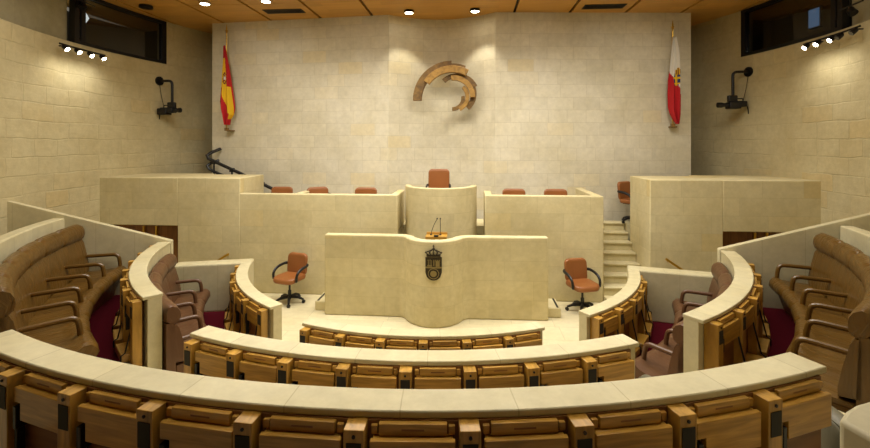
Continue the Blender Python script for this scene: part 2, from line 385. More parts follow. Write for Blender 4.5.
def doorway(name,x0,x1,zt,bars,yd=8.05):
    t=bpy.data.objects.new(name,None); C.objects.link(t); t['kind']='structure'; t.location=(x0,yd,0)
    w=(x1-x0); k=len(bars)
    obj('door_leaf',Box(0,w,0,.05,0,zt),'door',t,bevel=.004)
    for b_ in bars:
        obj('brass_pull',Box(b_-x0-.018,b_-x0+.018,-.03,0,.15,zt-.04),'brass',t,bevel=.004)
        obj('leaf_joint',Box(b_-x0+.05,b_-x0+.056,-.003,.001,0,zt),'black',t)
doorway('door_1',-7.0,-5.53,1.225,(-6.36,-6.1)); doorway('door_2',4.34,5.9,1.275,(4.97,5.17))
# dais walls
struct('wall_dais',ribbon([(-4.30,7.83),(-1.31,7.83)],.14,0,1.855),'block',bevel=.02,seg=3)
struct('wall_dais',ribbon([(.27,7.83),(2.34,7.83)],.14,0,1.865),'block',bevel=.02,seg=3)
for x0,x1,y1,z in ((-1.45,-1.31,8.75,1.855),(.27,.41,8.6,1.865),(2.20,2.34,9.3,1.865),(-3.27,-3.15,8.36,1.86)):
    struct('wall_dais',Box(x0,x1,7.971,y1,0 if x0>2 else 1.192,z),'block',bevel=.02,seg=3)
struct('floor',Box(-4.285,-1.32,7.975,9.28,0,1.165),'pale'); struct('floor',Box(-1.32,.28,8.5,9.28,0,1.19),'pale'); struct('floor',Box(.28,2.195,7.975,9.28,0,1.165),'pale'); struct('floor',Box(-5.9,-4.3,9.03,9.6,0,1.19),'pale')
# staircase to the landing
bm=bmesh.new(); y=7.86; nst=7
box(bm,2.345,3.115,7.55,7.86,0,.12)
for i in range(nst):
    z=.12+(i+1)*(1.07/nst); y0=7.86+.2*i
    box(bm,2.345,3.115,y0,9.26,z-(1.07/nst) if i else 0,z-.03); box(bm,2.345,3.115,y0-.025,9.26,z-.03,z)
st=tag(obj('staircase',bm,'pale',bevel=.006),'pale stone steps rising beside the right end of the dais wall','staircase')
struct('floor',Box(2.2,4.6,9.265,9.285,0,1.19),'pale'); struct('floor',Box(3.13,5.0,8.99,9.264,0,1.19),'pale')
# presidential desk (tall semicircle)
def arcp(cx,cy,r,a0,a1,n): return [(cx+r*math.sin(R(a0+(a1-a0)*i/n)),cy-r*math.cos(R(a0+(a1-a0)*i/n))) for i in range(n+1)]
pd=thing('presidential_desk','tall half-round limestone desk in the middle of the dais','desk',(-.55,8.3,0))
bm=ribbon(arcp(0,0,.68,-93,93,40),.11,0,2.0); o=obj('curved_front',bm,'block',pd,bevel=.015,seg=3,smooth=30)
obj('desk_top',Box(-.55,.55,-.3,.0,1.84,1.88),'woodd',pd,bevel=.004)
obj('desk_floor',Box(-.52,.52,.02,.9,1.2,1.36),'pale',pd)
# rostrum with lectern bulge
rp=thing('rostrum','low limestone rostrum wall with half-round lectern bulging forward','rostrum',(-.565,6.93,0))
path=[(-1.80,.0),(-.60,.0),(-.55,-.004),(-.51,-.02),(-.478,-.05)]+arcp(0,.1,.485,-70,70,28)+[(.478,-.05),(.51,-.02),(.55,-.004),(.60,0),(1.80,.03)]
obj('curved_wall',ribbon(path,.15,0,1.31),'block',rp,bevel=.022,seg=4,smooth=30)
pl=bmesh.new(); box(pl,-2.02,2.02,.16,.60,0,.16)
obj('platform',pl,'pale',rp,bevel=.02,seg=3)
obj('edge_strip',Box(-1.985,-1.955,.18,.58,.16,.166),'black',rp); obj('edge_strip',Box(1.955,1.985,.18,.58,.16,.166),'black',rp)
# reading shelf and microphones
rs=thing('reading_shelf','small honey wood reading shelf inside the lectern rim','shelf',(-.53,6.93,1.28))
obj('board',Box(-.17,.17,-.1,.12,0,.045),'wood',rs,bevel=.004); obj('board',Box(-.17,.17,.1,.13,.045,.075),'wood',rs,bevel=.004)
obj('control_panel',Box(-.035,.035,-.104,-.02,.0451,.06),'black',rs)
for dx,tx,lab in ((-.09,.10,'left of the two thin black gooseneck microphones on the lectern'),(.06,.0,'right of the two thin black gooseneck microphones on the lectern')):
    mi=thing('gooseneck_microphone',lab,'microphone',(-.53+dx,6.95,1.325),group='lectern microphones')
    obj('stand_base',Lathe([(.018,0),(.02,.01),(.006,.02)],n=12),'black',mi)
    pts=arc3((0,0,.015),(tx*.3,0,.15),(tx,-.03,.26)); obj('neck',Tube(pts,.0055,6),'blackm',mi)
    p=pts[-1]; obj('capsule',Tube([p,p+Vector((0.003,-.015,.012)),p+Vector((.006,-.03,.02))],[.008,.013,.008],10),'black',mi)
# ------------------------------------------------------------------ stone counters
def counter(name,label,r0,r1,a0,a1,zf,zt,top=.035):
    t=thing(name,label,'counter',(OX,OY,zf))
    def loc(bm):
        for v in bm.verts: v.co-=Vector((OX,OY,zf))
        return bm
    def uvfix(bm):
        lay=bm.loops.layers.uv.new('UVMap')
        for f in bm.faces:
            f.normal_update()
            for l in f.loops:
                x,y,z=l.vert.co; a=math.atan2(x,-y); r=math.hypot(x,y)
                l[lay].uv=(a*r0+.2,(z if abs(f.normal.z)<.7 else r-2))
        return bm
    obj('top_slab',uvfix(loc(Sector(r0,r1,a0,a1,zt-top,zt))),'counter',t,bevel=.006)
    obj('wall_body',uvfix(loc(Sector(r0+.01,r1-.045,a0+.0,a1-.0,zf,zt-top))),'counter',t)
    return t
use('mid')
counter('stone_counter','front short curved stone counter facing the rostrum',3.21,3.376,-21.2,25.5,0,.8)
counter('stone_counter','middle curved stone counter behind the front short one',4.511,4.689,-21.4,25.2,.4,1.2)
counter('stone_counter','longest curved stone counter sweeping across the foreground',5.751,5.93,-23.6,25.5,.8,1.6)
use('left')
counter('stone_counter','curved stone counter in front of the inner left leather bench',3.20,3.37,-73.9,-33.3,0,.8)
counter('stone_counter','curved stone counter in front of the outer left leather bench',4.442,4.63,-73.9,-37.3,.4,1.2)
struct('wall_tier',Sector(4.452,4.58,-73.9,-37.3,0,.398),'counter',uv='cyl')
use('right')
counter('stone_counter','curved stone counter in front of the inner right leather bench',3.165,3.33,36.3,76.2,0,.8)
counter('stone_counter','curved stone counter in front of the outer right leather bench',4.435,4.625,35.4,76.2,.4,1.2)
struct('wall_tier',Sector(4.445,4.57,35.4,76.2,0,.398),'counter',uv='cyl')
# radial partitions closing the sectors
def partition(a,sgn,ra,rb,za,zb,zf,th=.1,nm='wall_partition'):
    pa,pb=P(ra,a),P(rb,a)
    path=[pa,pb] if sgn<0 else [pb,pa]; zs=[za,zb] if sgn<0 else [zb,za]
    struct(nm,ribbon([path[0],path[1]],-th if sgn>0 else -th,zf,zs),'counter',bevel=.01)
    d=Vector((pb[0]-pa[0],pb[1]-pa[1])).normalized()
def part2(pa,pb,za,zb): 
    struct('wall_partition',ribbon([pa,pb],-.1,0,[za,zb]),'counter',bevel=.01)
use('left'); part2(P(4.43,-74),(-7.0,5.80),1.21,2.02)
struct('wall_partition',Sector(3.21,4.42,-73.9,-73.9+0,0,.8) if 0 else ribbon([P(3.22,-74.0),P(4.43,-74.0)],-.26,0,.8),'counter',bevel=.03,seg=4)
use('right'); part2(P(6.52,76.3),P(4.42,76.3),1.93,1.21); struct('wall_partition',ribbon([P(4.42,76.3),P(3.18,76.3)],-.26,0,.8),'counter',bevel=.03,seg=4)
# upper curved parapets behind the outer leather benches
use('left'); struct('wall_parapet',Sector(5.86,6.02,-73,-36,.4,lambda a:1.66),'counter',uv='cyl',bevel=.02,seg=3)
use('right'); struct('wall_parapet',Sector(5.86,6.02,37,76,.4,lambda a:1.66),'counter',uv='cyl',bevel=.02,seg=3)
use('mid')
# pale end of the next counter, close to the camera
bm=Sector(6.66,6.9,14.7,24,.8,2.0,n=16)
for v in bm.verts:
    x_,y_=v.co.x-OX,OY-v.co.y; a=math.degrees(math.atan2(x_,y_)); r=math.hypot(x_,y_)
    if r<6.7 and a<16.5: k=(16.5-a)/1.8; q=P(6.66+.06*k*k,a); v.co.x,v.co.y=q
tag(obj('stone_counter',bm,'counter',uv='cyl',bevel=.015,seg=3),'pale rounded stone counter end in the bottom right corner','counter')
# ------------------------------------------------------------------ wooden desk units
def rotmesh(bm,r,beta):
    m=Matrix.Translation((0,r,0))@Matrix.Rotation(R(beta),4,'Z')@Matrix.Translation((0,-r,0))
    bmesh.ops.transform(bm,matrix=m,verts=bm.verts); return bm
def make_unit(r,pitch,zf,zt,side=False,h=None):
    """post at local x=0, flap panel to its right; front faces local -y; z from floor"""
    w=2*math.pi*r*pitch/360; Z=zt-zf
    t=thing('desk_unit','','desk unit')
    t['row']=''; del t['row']
    pw=.09; 
    po=obj('post',Box(-pw/2,pw/2,-.085,.04,0.012 if side else 0,Z-.036),'woodv',t,bevel=.003)
    obj('speaker_panel',Box(-.034,.034,-.089,-.0845,Z-.036-.175,Z-.036-.055),'mesh',po,bevel=.001)
    obj('push_button',Lathe([(.008,0),(.008,-.006),(.004,-.008)],(0,-.0845,Z-.036-.028),n=12,axis='y'),'black',po)
    pnw=w-pw-.035; b2=pitch/2
    def mk(name,bm,mat,par,**k): return obj(name,rotmesh(bm,r,b2),mat,par,**k)
    mk('back_panel',Box(-pnw/2-.017,pnw/2+.017,-.004,.04,.013,Z-.036),'woodd',t)
    dr=mk('drawer',Box(-pnw/2+.035,pnw/2-.035,-.03,-.004,Z-.092,Z-.04),'wood',t,bevel=.003)
    mk('finger_slot',Box(-.05,.05,-.0306,-.0298,Z-.071,Z-.062),'woodd',dr)
    for s in (-1,1): mk('side_stub',Box(s*(pnw/2-.014)-.014,s*(pnw/2-.014)+.014,-.022,-.004,Z-.09,Z-.052),'wood',t,bevel=.002)
    fl=bmesh.new(); lo=Z-.092-.17
    # flap with a notch for the hinge at its lower left corner
    prism(fl,[(-pnw/2,Z-.095),(-pnw/2,lo+.09),(-pnw/2+.05,lo+.09),(-pnw/2+.05,lo),(pnw/2,lo),(pnw/2,Z-.095)],-.062,-.036)
    box(fl,-pnw/2+.01,pnw/2-.01,-.037,-.0045,Z-.12,Z-.097)
    lf=mk('flap',fl,'wood',t,bevel=.003)
    hb=bmesh.new(); box(hb,-pnw/2+.002,-pnw/2+.03,-.07,-.01,lo-.05,lo+.07); box(hb,-pnw/2-.004,-pnw/2+.018,-.06,-.02,lo-.2,lo-.04)
    mk('hinge',hb,'black',t,bevel=.004)
    if side:
        sb=mk('lower_box',Box(-pnw/2-.02,pnw/2+.0,-.15,-.005,.12,.2),'wood',t,bevel=.006)
        s_=bmesh.new(); tube(s_,[(pnw/2-.0,-.05,lo+.0),(pnw/2+.005,-.06,lo-.06),(pnw/2+.01,-.12,.22),(pnw/2+.01,-.155,.2),(pnw/2+.01,-.155,.13)],.008,8)
        mk('strap',s_,'black',t)
    return t
ordn=['first','second','third','fourth','fifth','sixth','seventh','eighth','ninth','tenth']
def row(proto,r,posts,zf,where,group,mirror=False):
    n=len(posts)
    for i,a in enumerate(posts):
        lab=where%ordn[i]
        if i==0:
            o=proto; o.location=(*P(r,a),zf); o.rotation_euler=(0,0,R(a)); o['label']=lab; o['group']=group
        else: dup(proto,(*P(r,a),zf),R(a),lab,group)
use('mid')
row(make_unit(3.376,7.48,0,.8),3.376,[-19.75+7.5*i for i in range(6)],0,'%s wooden desk unit from the left in the short front row','desk units of the front row')
row(make_unit(4.689,5.6,.4,1.2),4.689,[-20.28+5.61*i for i in range(8)],.4,'%s wooden desk unit from the left in the middle row','desk units of the middle row')
row(make_unit(5.93,4.80,.8,1.6),5.93,[-22.6+4.79*i for i in range(10)],.8,'%s wooden desk unit from the left in the nearest row','desk units of the nearest row')
for sd,(r,a0,n,p,zf,zt,w,g) in (
    ('left',(3.37,-72.9,5,7.4,0,.8,'%s desk unit from the far end along the inner left counter','desk units of the inner left counter')),
    ('left',(4.63,-72.8,6,5.75,.4,1.2,'%s desk unit from the far end along the outer left counter','desk units of the outer left counter')),
    ('right',(3.33,38.0,5,7.5,0,.8,'%s desk unit from the near end along the inner right counter','desk units of the inner right counter')),
    ('right',(4.625,37.0,6,6.4,.4,1.2,'%s desk unit from the near end along the outer right counter','desk units of the outer right counter'))):
    use(sd); row(make_unit(r,p,zf,zt,side=True),r,[a0+p*i for i in range(n)],zf,w,g)
use('left')
for r,a,zf,Z,w in ((3.37,-35.0,0,.8,'inner'),(4.63,-38.1,.4,.8,'outer')):
    q=thing('desk_post','wooden post ending the desk units of the %s left counter'%w,'post',(*P(r,a),zf),R(a)); obj('upright',Box(-.05,.05,-.085,-.002,.014,Z-.036),'woodv',q,bevel=.003)
    obj('speaker_panel',Box(-.034,.034,-.089,-.0845,Z-.21,Z-.09),'mesh',q)
use('mid')
# tip-up seats at the row ends
def tipseat(loc,rz,label,dims):
    w,h,d=dims; t=thing('tip_up_seat',label,'seat',loc,rz)
    obj('pad',cushion(w,h,.1,PUFF(d,.02),lambda u,v,q:(u,-q,v+h/2)),'padgrey',t)
    obj('side_plate',cushion(w*.8,h*.9,.08,[(.008,0),(0,.006),(0,.014),(.01,.02)],lambda u,v,q:(u,q,v+h/2)),'padgrey',t)
    obj('pivot_bolt',Lathe([(.02,0),(.02,-.008),(.012,-.014)],(-w*.2,-d*1.0,h*.42),n=14,axis='y'),'chrome',t)
    obj('pivot_arm',Box(-.02,.02,-.0,.03,-.04,.08),'chrome',t,bevel=.004)
x,y=P(5.86,26.9); tipseat((x,y,.84),R(26+62),'folded grey-green tip-up seat at the right end of the nearest row',(.34,.44,.1))
x,y=P(4.66,26.1); tipseat((x,y,.56),R(26+62),'folded tip-up seat peeping out at the right end of the middle row',(.22,.34,.08))
# ------------------------------------------------------------------ leather benches
def bench(label,a0,a1,rf,zf,mat,arms_at,seats,arm_last=True,high=.75,seath=.45,rb=None,group=None):
    """curved upholstered bench; a0..a1 split into seats; rf front radius"""
    t=thing('leather_bench',label,'bench',(OX,OY,zf)); D=(rb or rf+.55)-rf
    s=1 if a1>a0 else -1
    def pt(r,a,z): return Vector((r*math.sin(R(a)),-r*math.cos(R(a)),z))
    def sweep(prof,b0,b1,n,puff,name,par=t):
        bm=bmesh.new(); lay=bm.loops.layers.uv.new('UVMap'); rows=[]; uvs={}
        cr=sum(p[0] for p in prof)/len(prof); cz=sum(p[1] for p in prof)/len(prof)
        for i in range(n+1):
            u=i/n; a=b0+(b1-b0)*u
            e=1-abs(2*u-1)**8   # rounds the ends in
            k=1-puff*(1-e)
            row_=[]
            for j,(r,z) in enumerate(prof):
                v=bm.verts.new(pt(cr+(r-cr)*k,a,cz+(z-cz)*k)); uvs[v]=(u*abs(b1-b0)*.09,j*.07); row_.append(v)
            rows.append(row_)
        m_=len(prof)
        for A,B in zip(rows,rows[1:]):
            for j in range(m_): bm.faces.new((A[j],A[(j+1)%m_],B[(j+1)%m_],B[j]))
        bm.faces.new(rows[0]); bm.faces.new(rows[-1])
        for f in bm.faces:
            for l in f.loops: l[lay].uv=uvs[l.vert]
        return obj(name,bm,mat,par,uv=None,smooth=60)
    sh=seath; r0=rf; rB=rf+D
    seatp=[(rB-.02,sh-.13),(r0+.10,sh-.15),(r0+.03,sh-.13),(r0-.01,sh-.07),(r0,sh-.005),(r0+.045,sh+.04),(r0+.11,sh+.045),(r0+.16,sh+.015),(r0+.25,sh),(rB-.15,sh-.02),(rB-.02,sh-.02)]
    backp=[(rB-.16,sh-.03),(rB-.16,sh+.05),(rB-.125,sh+high*.35),(rB-.08,sh+high*.62),(rB-.05,sh+high*.70),(rB+.04,sh+high*.7),(rB+.0,sh)]
    headp=[(rB-.05,sh+high*.64),(rB-.095,sh+high*.69),(rB-.108,sh+high*.77),(rB-.10,sh+high*.87),(rB-.07,sh+high*.95),(rB-.01,sh+high),(rB+.035,sh+high*.98),(rB+.055,sh+high*.9),(rB+.05,sh+high*.72),(rB+.0,sh+high*.66)]
    da=(a1-a0)/seats
    for i in range(seats):
        b0=a0+da*i; b1=b0+da
        sweep(seatp,b0,b1,10,.10,'seat_cushion'); sweep(backp,b0,b1,10,.12,'back_cushion'); sweep(headp,b0,b1,14,.17,'head_roll')
    # plinth under the seats and shell behind
    bm=bmesh.new()
    def sec(r0_,r1_,z0,z1,b0=a0,b1=a1):
        n=24; rows=[[bm.verts.new(pt(r0_[0],b0+(b1-b0)*i/n,z0)),bm.verts.new(pt(r1_,b0+(b1-b0)*i/n,z0)),bm.verts.new(pt(r1_,b0+(b1-b0)*i/n,z1)),bm.verts.new(pt(r0_[1],b0+(b1-b0)*i/n,z1))] for i in range(n+1)]
        for A,B in zip(rows,rows[1:]):
            for k in range(4): bm.faces.new((A[k],A[(k+1)%4],B[(k+1)%4],B[k]))
        bm.faces.new(rows[0]); bm.faces.new(rows[-1])
    sec((r0+.2,r0+.1),rB-.02,.014,sh-.14); sec((rB-.06,rB-.03),rB+.045,.014,sh+high*.7)
    obj('plinth',bm,mat,t)
    # arms: padded bars bent down to the seat front
    for a in arms_at:
        za=sh+.22
        path=[pt(rB-.02,a,za-.01),pt(rB-.16,a,za-.005),pt(r0+.23,a,za)]+arc3(pt(r0+.19,a,za),pt(r0+.125,a,za),pt(r0+.115,a,za-.06),5)+[pt(r0+.105,a,za-.12),pt(r0+.10,a,sh+.02)]
        bm=Tube(path,.026,10)
        obj('arm',bm,mat,t,uv=None)
    return t
use('left')
bench('long glossy brown leather bench against the outer left parapet',-72.3,-36.5,5.0,.4,'leather',[-72.0+6.35*i for i in range(6)],6,rb=5.68,high=.72)
bench('dusty brown leather bench behind the inner left stone counter',-71.4,-36.5,3.80,.0,'leather2',[-69.2+7.85*i for i in range(5)],5,rb=4.385,high=.65,seath=.42)
use('right')
bench('long glossy brown leather bench against the outer right parapet',75.2,38.5,5.0,.4,'leather',[74.9-6.42*i for i in range(6)],6,rb=5.62,high=.72)
bench('dusty brown leather bench behind the inner right stone counter',74.5,36.6,3.77,.0,'leather2',[71.3-7.95*i for i in range(5)],5,rb=4.38,high=.65,seath=.42)
use('wall')
# side end panel of the right bench
# ------------------------------------------------------------------ office chairs
def make_chair(mat='tan',bw=.41,bh=.38,ax=.255,ah=.62):
    t=thing('office_chair','','office chair')
    obj('seat',cushion(.46,.46,.13,PUFF(.085,.018),lambda u,v,d:(u,v,.40+d-.035*max(0,-v-.1)*4)),mat,t,uv='box')
    def bk(u,v,d): 
        return (u,.21+.10*(v+.22)-d*1.0+.0+.5*u*u*-1+.03, .44+bh/2+v)
    obj('backrest',cushion(bw,bh,.08,PUFF(.07,.018),bk),mat,t,uv='box')
    obj('back_bracket',Box(-.03,.03,.1,.25,.36,.40),'black',t,bevel=.01)
    bb=Tube([(0,.23,.38),(0,.27,.46),(0,.275,.62)],.016,8); obj('back_stem',bb,'black',t,uv=None)
    for s in (-1,1):
        p=arc3((s*.18,.22,ah),(s*ax,.23,ah+.02),(s*ax,.07,ah),6)+arc3((s*ax,.03,ah-.005),(s*ax,-.15,ah-.04),(s*(ax-.01),-.12,.44),8)+[Vector((s*(ax-.03),-.09,.42))]
        obj('arm',Tube(p,.02,8,flat=1.3),'black',t,uv=None)
    obj('gas_lift',Lathe([(.03,.07),(.03,.22),(.018,.225),(.018,.37),(.07,.385),(.07,.40)],n=16),'black',t,uv=None)
    bm=bmesh.new()
    for k in range(5):
        a=R(72*k+18); d=Vector((math.cos(a),math.sin(a),0)); tube(bm,[d*.02+Vector((0,0,.11)),d*.16+Vector((0,0,.10)),d*.25+Vector((0,0,.065))],[.03,.025,.018],8)
    obj('star_base',bm,'black',t,uv=None)
    for k in range(5):
        a=R(72*k+18); d=Vector((math.cos(a),math.sin(a),0)); bm=bmesh.new(); c_=d*.25
        lathe(bm,[(.01,-.022),(.028,-.018),(.028,.018),(.01,.022)],(c_.x,c_.y,.029),n=12,axis='y'); obj('caster',bm,'black',t,uv=None)
    return t
c0=make_chair(); c0.location=(-3.15,7.40,0); c0.rotation_euler=(0,0,R(-17)); c0['label']='tan swivel chair with black arms standing left of the rostrum'; c0['group']='tan swivel chairs'
dup(c0,(1.87,7.42,0),R(17),'tan swivel chair with black arms standing right of the rostrum')
dup(c0,(3.30,9.05,1.19),R(35),'tan swivel chair on the landing at the top of the stone steps')
c1=make_chair('tan',.46,.28,.235,.56)
c1.location=(-3.92,8.62,1.165); c1.rotation_euler=(0,0,0); c1['label']='tan chair behind the dais wall, nearest the black handrail'; c1['group']='tan chairs behind the dais wall'
for p_,rz_,lb_ in (((-3.02,8.66,1.165),R(40),'tan chair turned sideways behind the left dais wall'),((-2.13,8.6,1.165),0,'tan chair behind the left dais wall, nearest the presidential desk'),
    ((.88,8.6,1.165),0,'tan chair behind the right dais wall, nearest the presidential desk'),((1.70,8.6,1.165),0,'tan chair behind the right dais wall, nearest the stone steps')): dup(c1,p_,rz_,lb_)
c2=make_chair('tan',.44,.46,.24,.56); c2.location=(-.64,8.82,1.36); c2['label']='high-backed tan chair behind the half-round presidential desk'
# ------------------------------------------------------------------ sculpture
sc=thing('wall_sculpture','carved wooden sculpture of overlapping curved staves on the back wall','sculpture',(-.49,9.36,4.02))
S=.00345
def stave(cx,cy,ri,ro,a0,a1,d0,d1,mat,n=16):
    f=lambda x,y:((x-290)*S,(235-y)*S)
    pts=[]
    for i in range(n+1):
        a=R(a0+(a1-a0)*i/n); pts.append(f(cx+ro*math.cos(a),cy-ro*math.sin(a)))
    for i in range(n,-1,-1):
        a=R(a0+(a1-a0)*i/n); pts.append(f(cx+ri*math.cos(a),cy-ri*math.sin(a)))
    bm=bmesh.new(); fs=[]
    m_=len(pts)//2
    A=[bm.verts.new((x,-d1,z)) for x,z in pts]; B=[bm.verts.new((x,-d0,z)) for x,z in pts]; N_=len(pts)
    for i in range(m_-1):
        bm.faces.new((A[i],A[i+1],A[N_-2-i],A[N_-1-i])); bm.faces.new((B[i],B[i+1],B[N_-2-i],B[N_-1-i]))
    for i in range(N_): bm.faces.new((A[i],A[(i+1)%N_],B[(i+1)%N_],B[i]))
    obj('curved_stave',bm,mat,sc,bevel=.006,smooth=20)
for a in ((320,320,188,241,181,90,-.04,.10,'sculd'),(322,322,166,208,146,60,.10,.20,'scull'),(322,322,200,228,91,68,-.06,.06,'sculd'),
          (355,292,108,136,134,25,.0,.07,'sculd'),(330,306,103,134,96,-1,.06,.18,'scull'),(350,285,90,124,42,-52,-.06,.06,'sculd'),
          (335,305,70,95,48,-66,.07,.14,'scull'),(325,312,54,76,12,-92,-.08,.06,'sculd')): stave(*a)
# ------------------------------------------------------------------ coat of arms on the lectern
ca=thing('coat_of_arms','dark bronze crowned coat of arms on the front of the lectern','coat of arms',(-.545,6.93+.1-.485,.985))
ca.scale=(1.08,1,1.03); ca.location.z-=.015
def cv(v): return (v[0], v[1]+v[0]**2/(2*.485)*1.05, v[2])
def shp(name,poly,y0,y1,mat,par=ca):
    # strips so that the relief follows the curved stone
    return obj(name,prism(bmesh.new(),poly,y0,y1,f=cv),mat,par,uv=None,smooth=None)
U=[(-.115,.10),(-.115,-.12)]+[(-.115*math.cos(R(t)),-.12-.115*math.sin(R(t))) for t in range(15,180,15)]+[(.115,-.12),(.115,.10)]
def strips(name,poly_fn,mat,y0,y1,n=8,xr=.115):
    bm=bmesh.new()
    for i in range(n):
        x0=-xr+2*xr*i/n; x1=x0+2*xr/n
        t0,b0=poly_fn(x0); t1,b1=poly_fn(x1); prism(bm,[(x0,b0),(x1,b1),(x1,t1),(x0,t0)],y0,y1,f=cv)
    return obj(name,bm,mat,ca,uv=None,smooth=None)
sh_=strips('shield',lambda x:(.10,-.12-math.sqrt(max(.115**2-x*x,0))),'bronze',-.02,.004,12)
strips('shield_band',lambda x:(-.035,-.055),'bronzel',-.028,-.018,12)
# tower, ship and chains in the upper field
bm=bmesh.new()
for x0,x1,z0,z1 in ((.03,.085,-.03,.05),(.025,.04,.05,.068),(.05,.065,.05,.068),(.075,.09,.05,.068),(-.085,-.02,-.028,-.012),(-.075,-.068,-.01,.07),(-.05,-.043,-.01,.08),(-.03,-.024,-.01,.06),(.0,.012,-.02,.07),(-.09,-.03,.06,.066)):
    prism(bm,[(x0,z0),(x1,z0),(x1,z1),(x0,z1)],-.03,-.018,f=cv)
obj('ship_and_tower',bm,'bronzel',ca,uv=None,smooth=None)
bm=bmesh.new()
for r0,r1 in ((.07,.078),(.0,.045)):
    n=20
    for i in range(n):
        a0=2*math.pi*i/n; a1=2*math.pi*(i+1)/n
        prism(bm,[(r0*math.cos(a0),-.135+r0*math.sin(a0)),(r1*math.cos(a0),-.135+r1*math.sin(a0)),(r1*math.cos(a1),-.135+r1*math.sin(a1))]+([(r0*math.cos(a1),-.135+r0*math.sin(a1))] if r0 else []),-.028,-.018,f=cv)
obj('roundel',bm,'bronzel',ca,uv=None,smooth=None)
bm=bmesh.new(); prism(bm,[(-.095,.115),(.095,.115),(.1,.14),(-.1,.14)],-.03,.004,f=cv)
for k in range(5):
    x=-.09+.045*k; h=.215-.9*abs(x)*.3
    tube(bm,[cv((x*.9,-.012,.14)),cv((x*1.25,-.03,.17)),cv((x*1.1,-.025,h-.012)),cv((0,-.02,.225))],.008,6)
    lathe(bm,[(.002,-.014),(.012,-.008),(.015,0),(.012,.008),(.002,.014)],cv((x*1.2,-.03,.175)),n=8)
lathe(bm,[(.002,-.016),(.013,-.008),(.016,0),(.013,.008),(.002,.016)],(0,-.02,.235),n=10); box(bm,-.005,.005,-.025,-.015,.25,.285); box(bm,-.014,.014,-.025,-.015,.264,.274)
obj('crown',bm,'bronze',ca,uv=None)
# ------------------------------------------------------------------ flags
def flag(name,label,X,Y,ztop,zbot,fin,rows,colf,mats,sc_,x0,mirror=1):
    t=thing(name,label,'flag',(X,Y,zbot))
    obj('pole',Tube([(0,0,0),(0,0,ztop-zbot)],.013,10),'brass',t,uv=None)
    obj('finial',Lathe([(.004,0),(.03,.01),(.012,.03),(.04,.05),(.012,.075),(.018,.09),(.012,.13),(.002,.2)],(0,0,ztop-zbot),n=12),'brass',t,uv=None)
    br=bmesh.new(); box(br,-.02,.10,.02,.24,-.03,.0); box(br,-.035,.035,-.035,.035,-.02,.05); obj('bracket',br,'sculd',t,bevel=.003); obj('bracket',Box(-.02,.02,.012,.24,.9,.93),'brass',t,bevel=.003)
    bm=bmesh.new(); NS,NV=36,80; g=[]; 
    for j in range(NV+1):
        v=j/NV; k=v*(len(rows)-1); i=min(int(k),len(rows)-2); f=k-i
        z=rows[i][0]*(1-f)+rows[i+1][0]*f; a=rows[i][1]*(1-f)+rows[i+1][1]*f; b=rows[i][2]*(1-f)+rows[i+1][2]*f
        rr=[]
        for q in range(NS+1):
            s_=q/NS; x=a+(b-a)*s_; d=.055*math.sin(s_*13+v*3)*(.3+v)+.03*math.sin(s_*5+v*4)
            rr.append(bm.verts.new(((x-x0)*sc_,-.05+d,z)))
        g.append(rr)
    for j in range(NV):
        for q in range(NS):
            f=bm.faces.new((g[j][q],g[j][q+1],g[j+1][q+1],g[j+1][q])); zc=(g[j][q].co.z+g[j+1][q].co.z)/2; f.material_index=colf((q+.5)/NS,(rows[0][0]-zc)/(rows[0][0]-rows[-1][0]))
    o=obj('cloth',bm,mats,t,uv=None,smooth=80); md=o.modifiers.new('th','SOLIDIFY'); md.thickness=.004
    return t
def spain(s,v):
    e=((s-.45)/.26)**2+((v-.41)/.075)**2
    if e<1: return (3 if s<.5 else 2) if e<.12 else (2 if int(s*18+v*70)%3 else 1)
    if v<.15: return 0
    if v<.52: return 1 if s<.42+.5*(v-.15) else 0
    if v<.86: return 0 if s<.1+1.7*(v-.52) else (1 if s<.93 else 0)
    return 0 if s<.72 or v>.93 else 1
def cant(s,v):
    if ((s-.68)/.22)**2+((v-.40)/.035)**2<1: return 3 if int(s*20)%2 else 4
    e=((s-.56)/.28)**2+((v-.485)/.075)**2
    if e<1: return 4 if abs(s-.56)<.05 or int(v*60)%4==0 else 2
    return 0 if v<.39+.27*s else 1
# pixel rows measured on the cloth -> metres (3.446 / 3.73 px zoom)
D1=435/ (9.45*.9968+.0798*-5.0)
def zz(y,d): return 2.8-(y-143)/435*d
d1=9.83; k1=d1/435
rows1=[(zz(46+ (y-158)/3.446,d1),a/3.446+200,b_/3.446+200) for y,a,b_ in ((158,90,97),(200,87,106),(250,81,113),(300,76,119),(350,71,125),(375,76,126),(395,86,122),(412,94,110),(430,100,106))]
zb1=zz(130,d1); rows1=[(z-zb1,a,b_) for z,a,b_ in rows1]
flag('wall_flag','red and yellow flag with a crest hanging at the left of the back wall',-5.48,9.43,zz(33,d1),zb1,0,rows1,spain,['red','yellow','maroon','white'],k1,228.2)
d2=9.05; k2=d2/435
rows2=[(zz(y/3.73,d2),a/3.73+650,b_/3.73+650) for y,a,b_ in ((138,84,93),(200,78,106),(260,74,111),(300,70,113),(350,68,116),(400,69,116),(425,74,114),(448,84,109),(462,90,104))]
zb2=zz(126,d2); rows2=[(z-zb2,a,b_) for z,a,b_ in rows2]
flag('wall_flag','white and red flag with a blue crest hanging at the right of the back wall',4.23,9.46,zz(29,d2),zb2,0,rows2,cant,['white','red','blue','maroon','yellow'],k2,673)
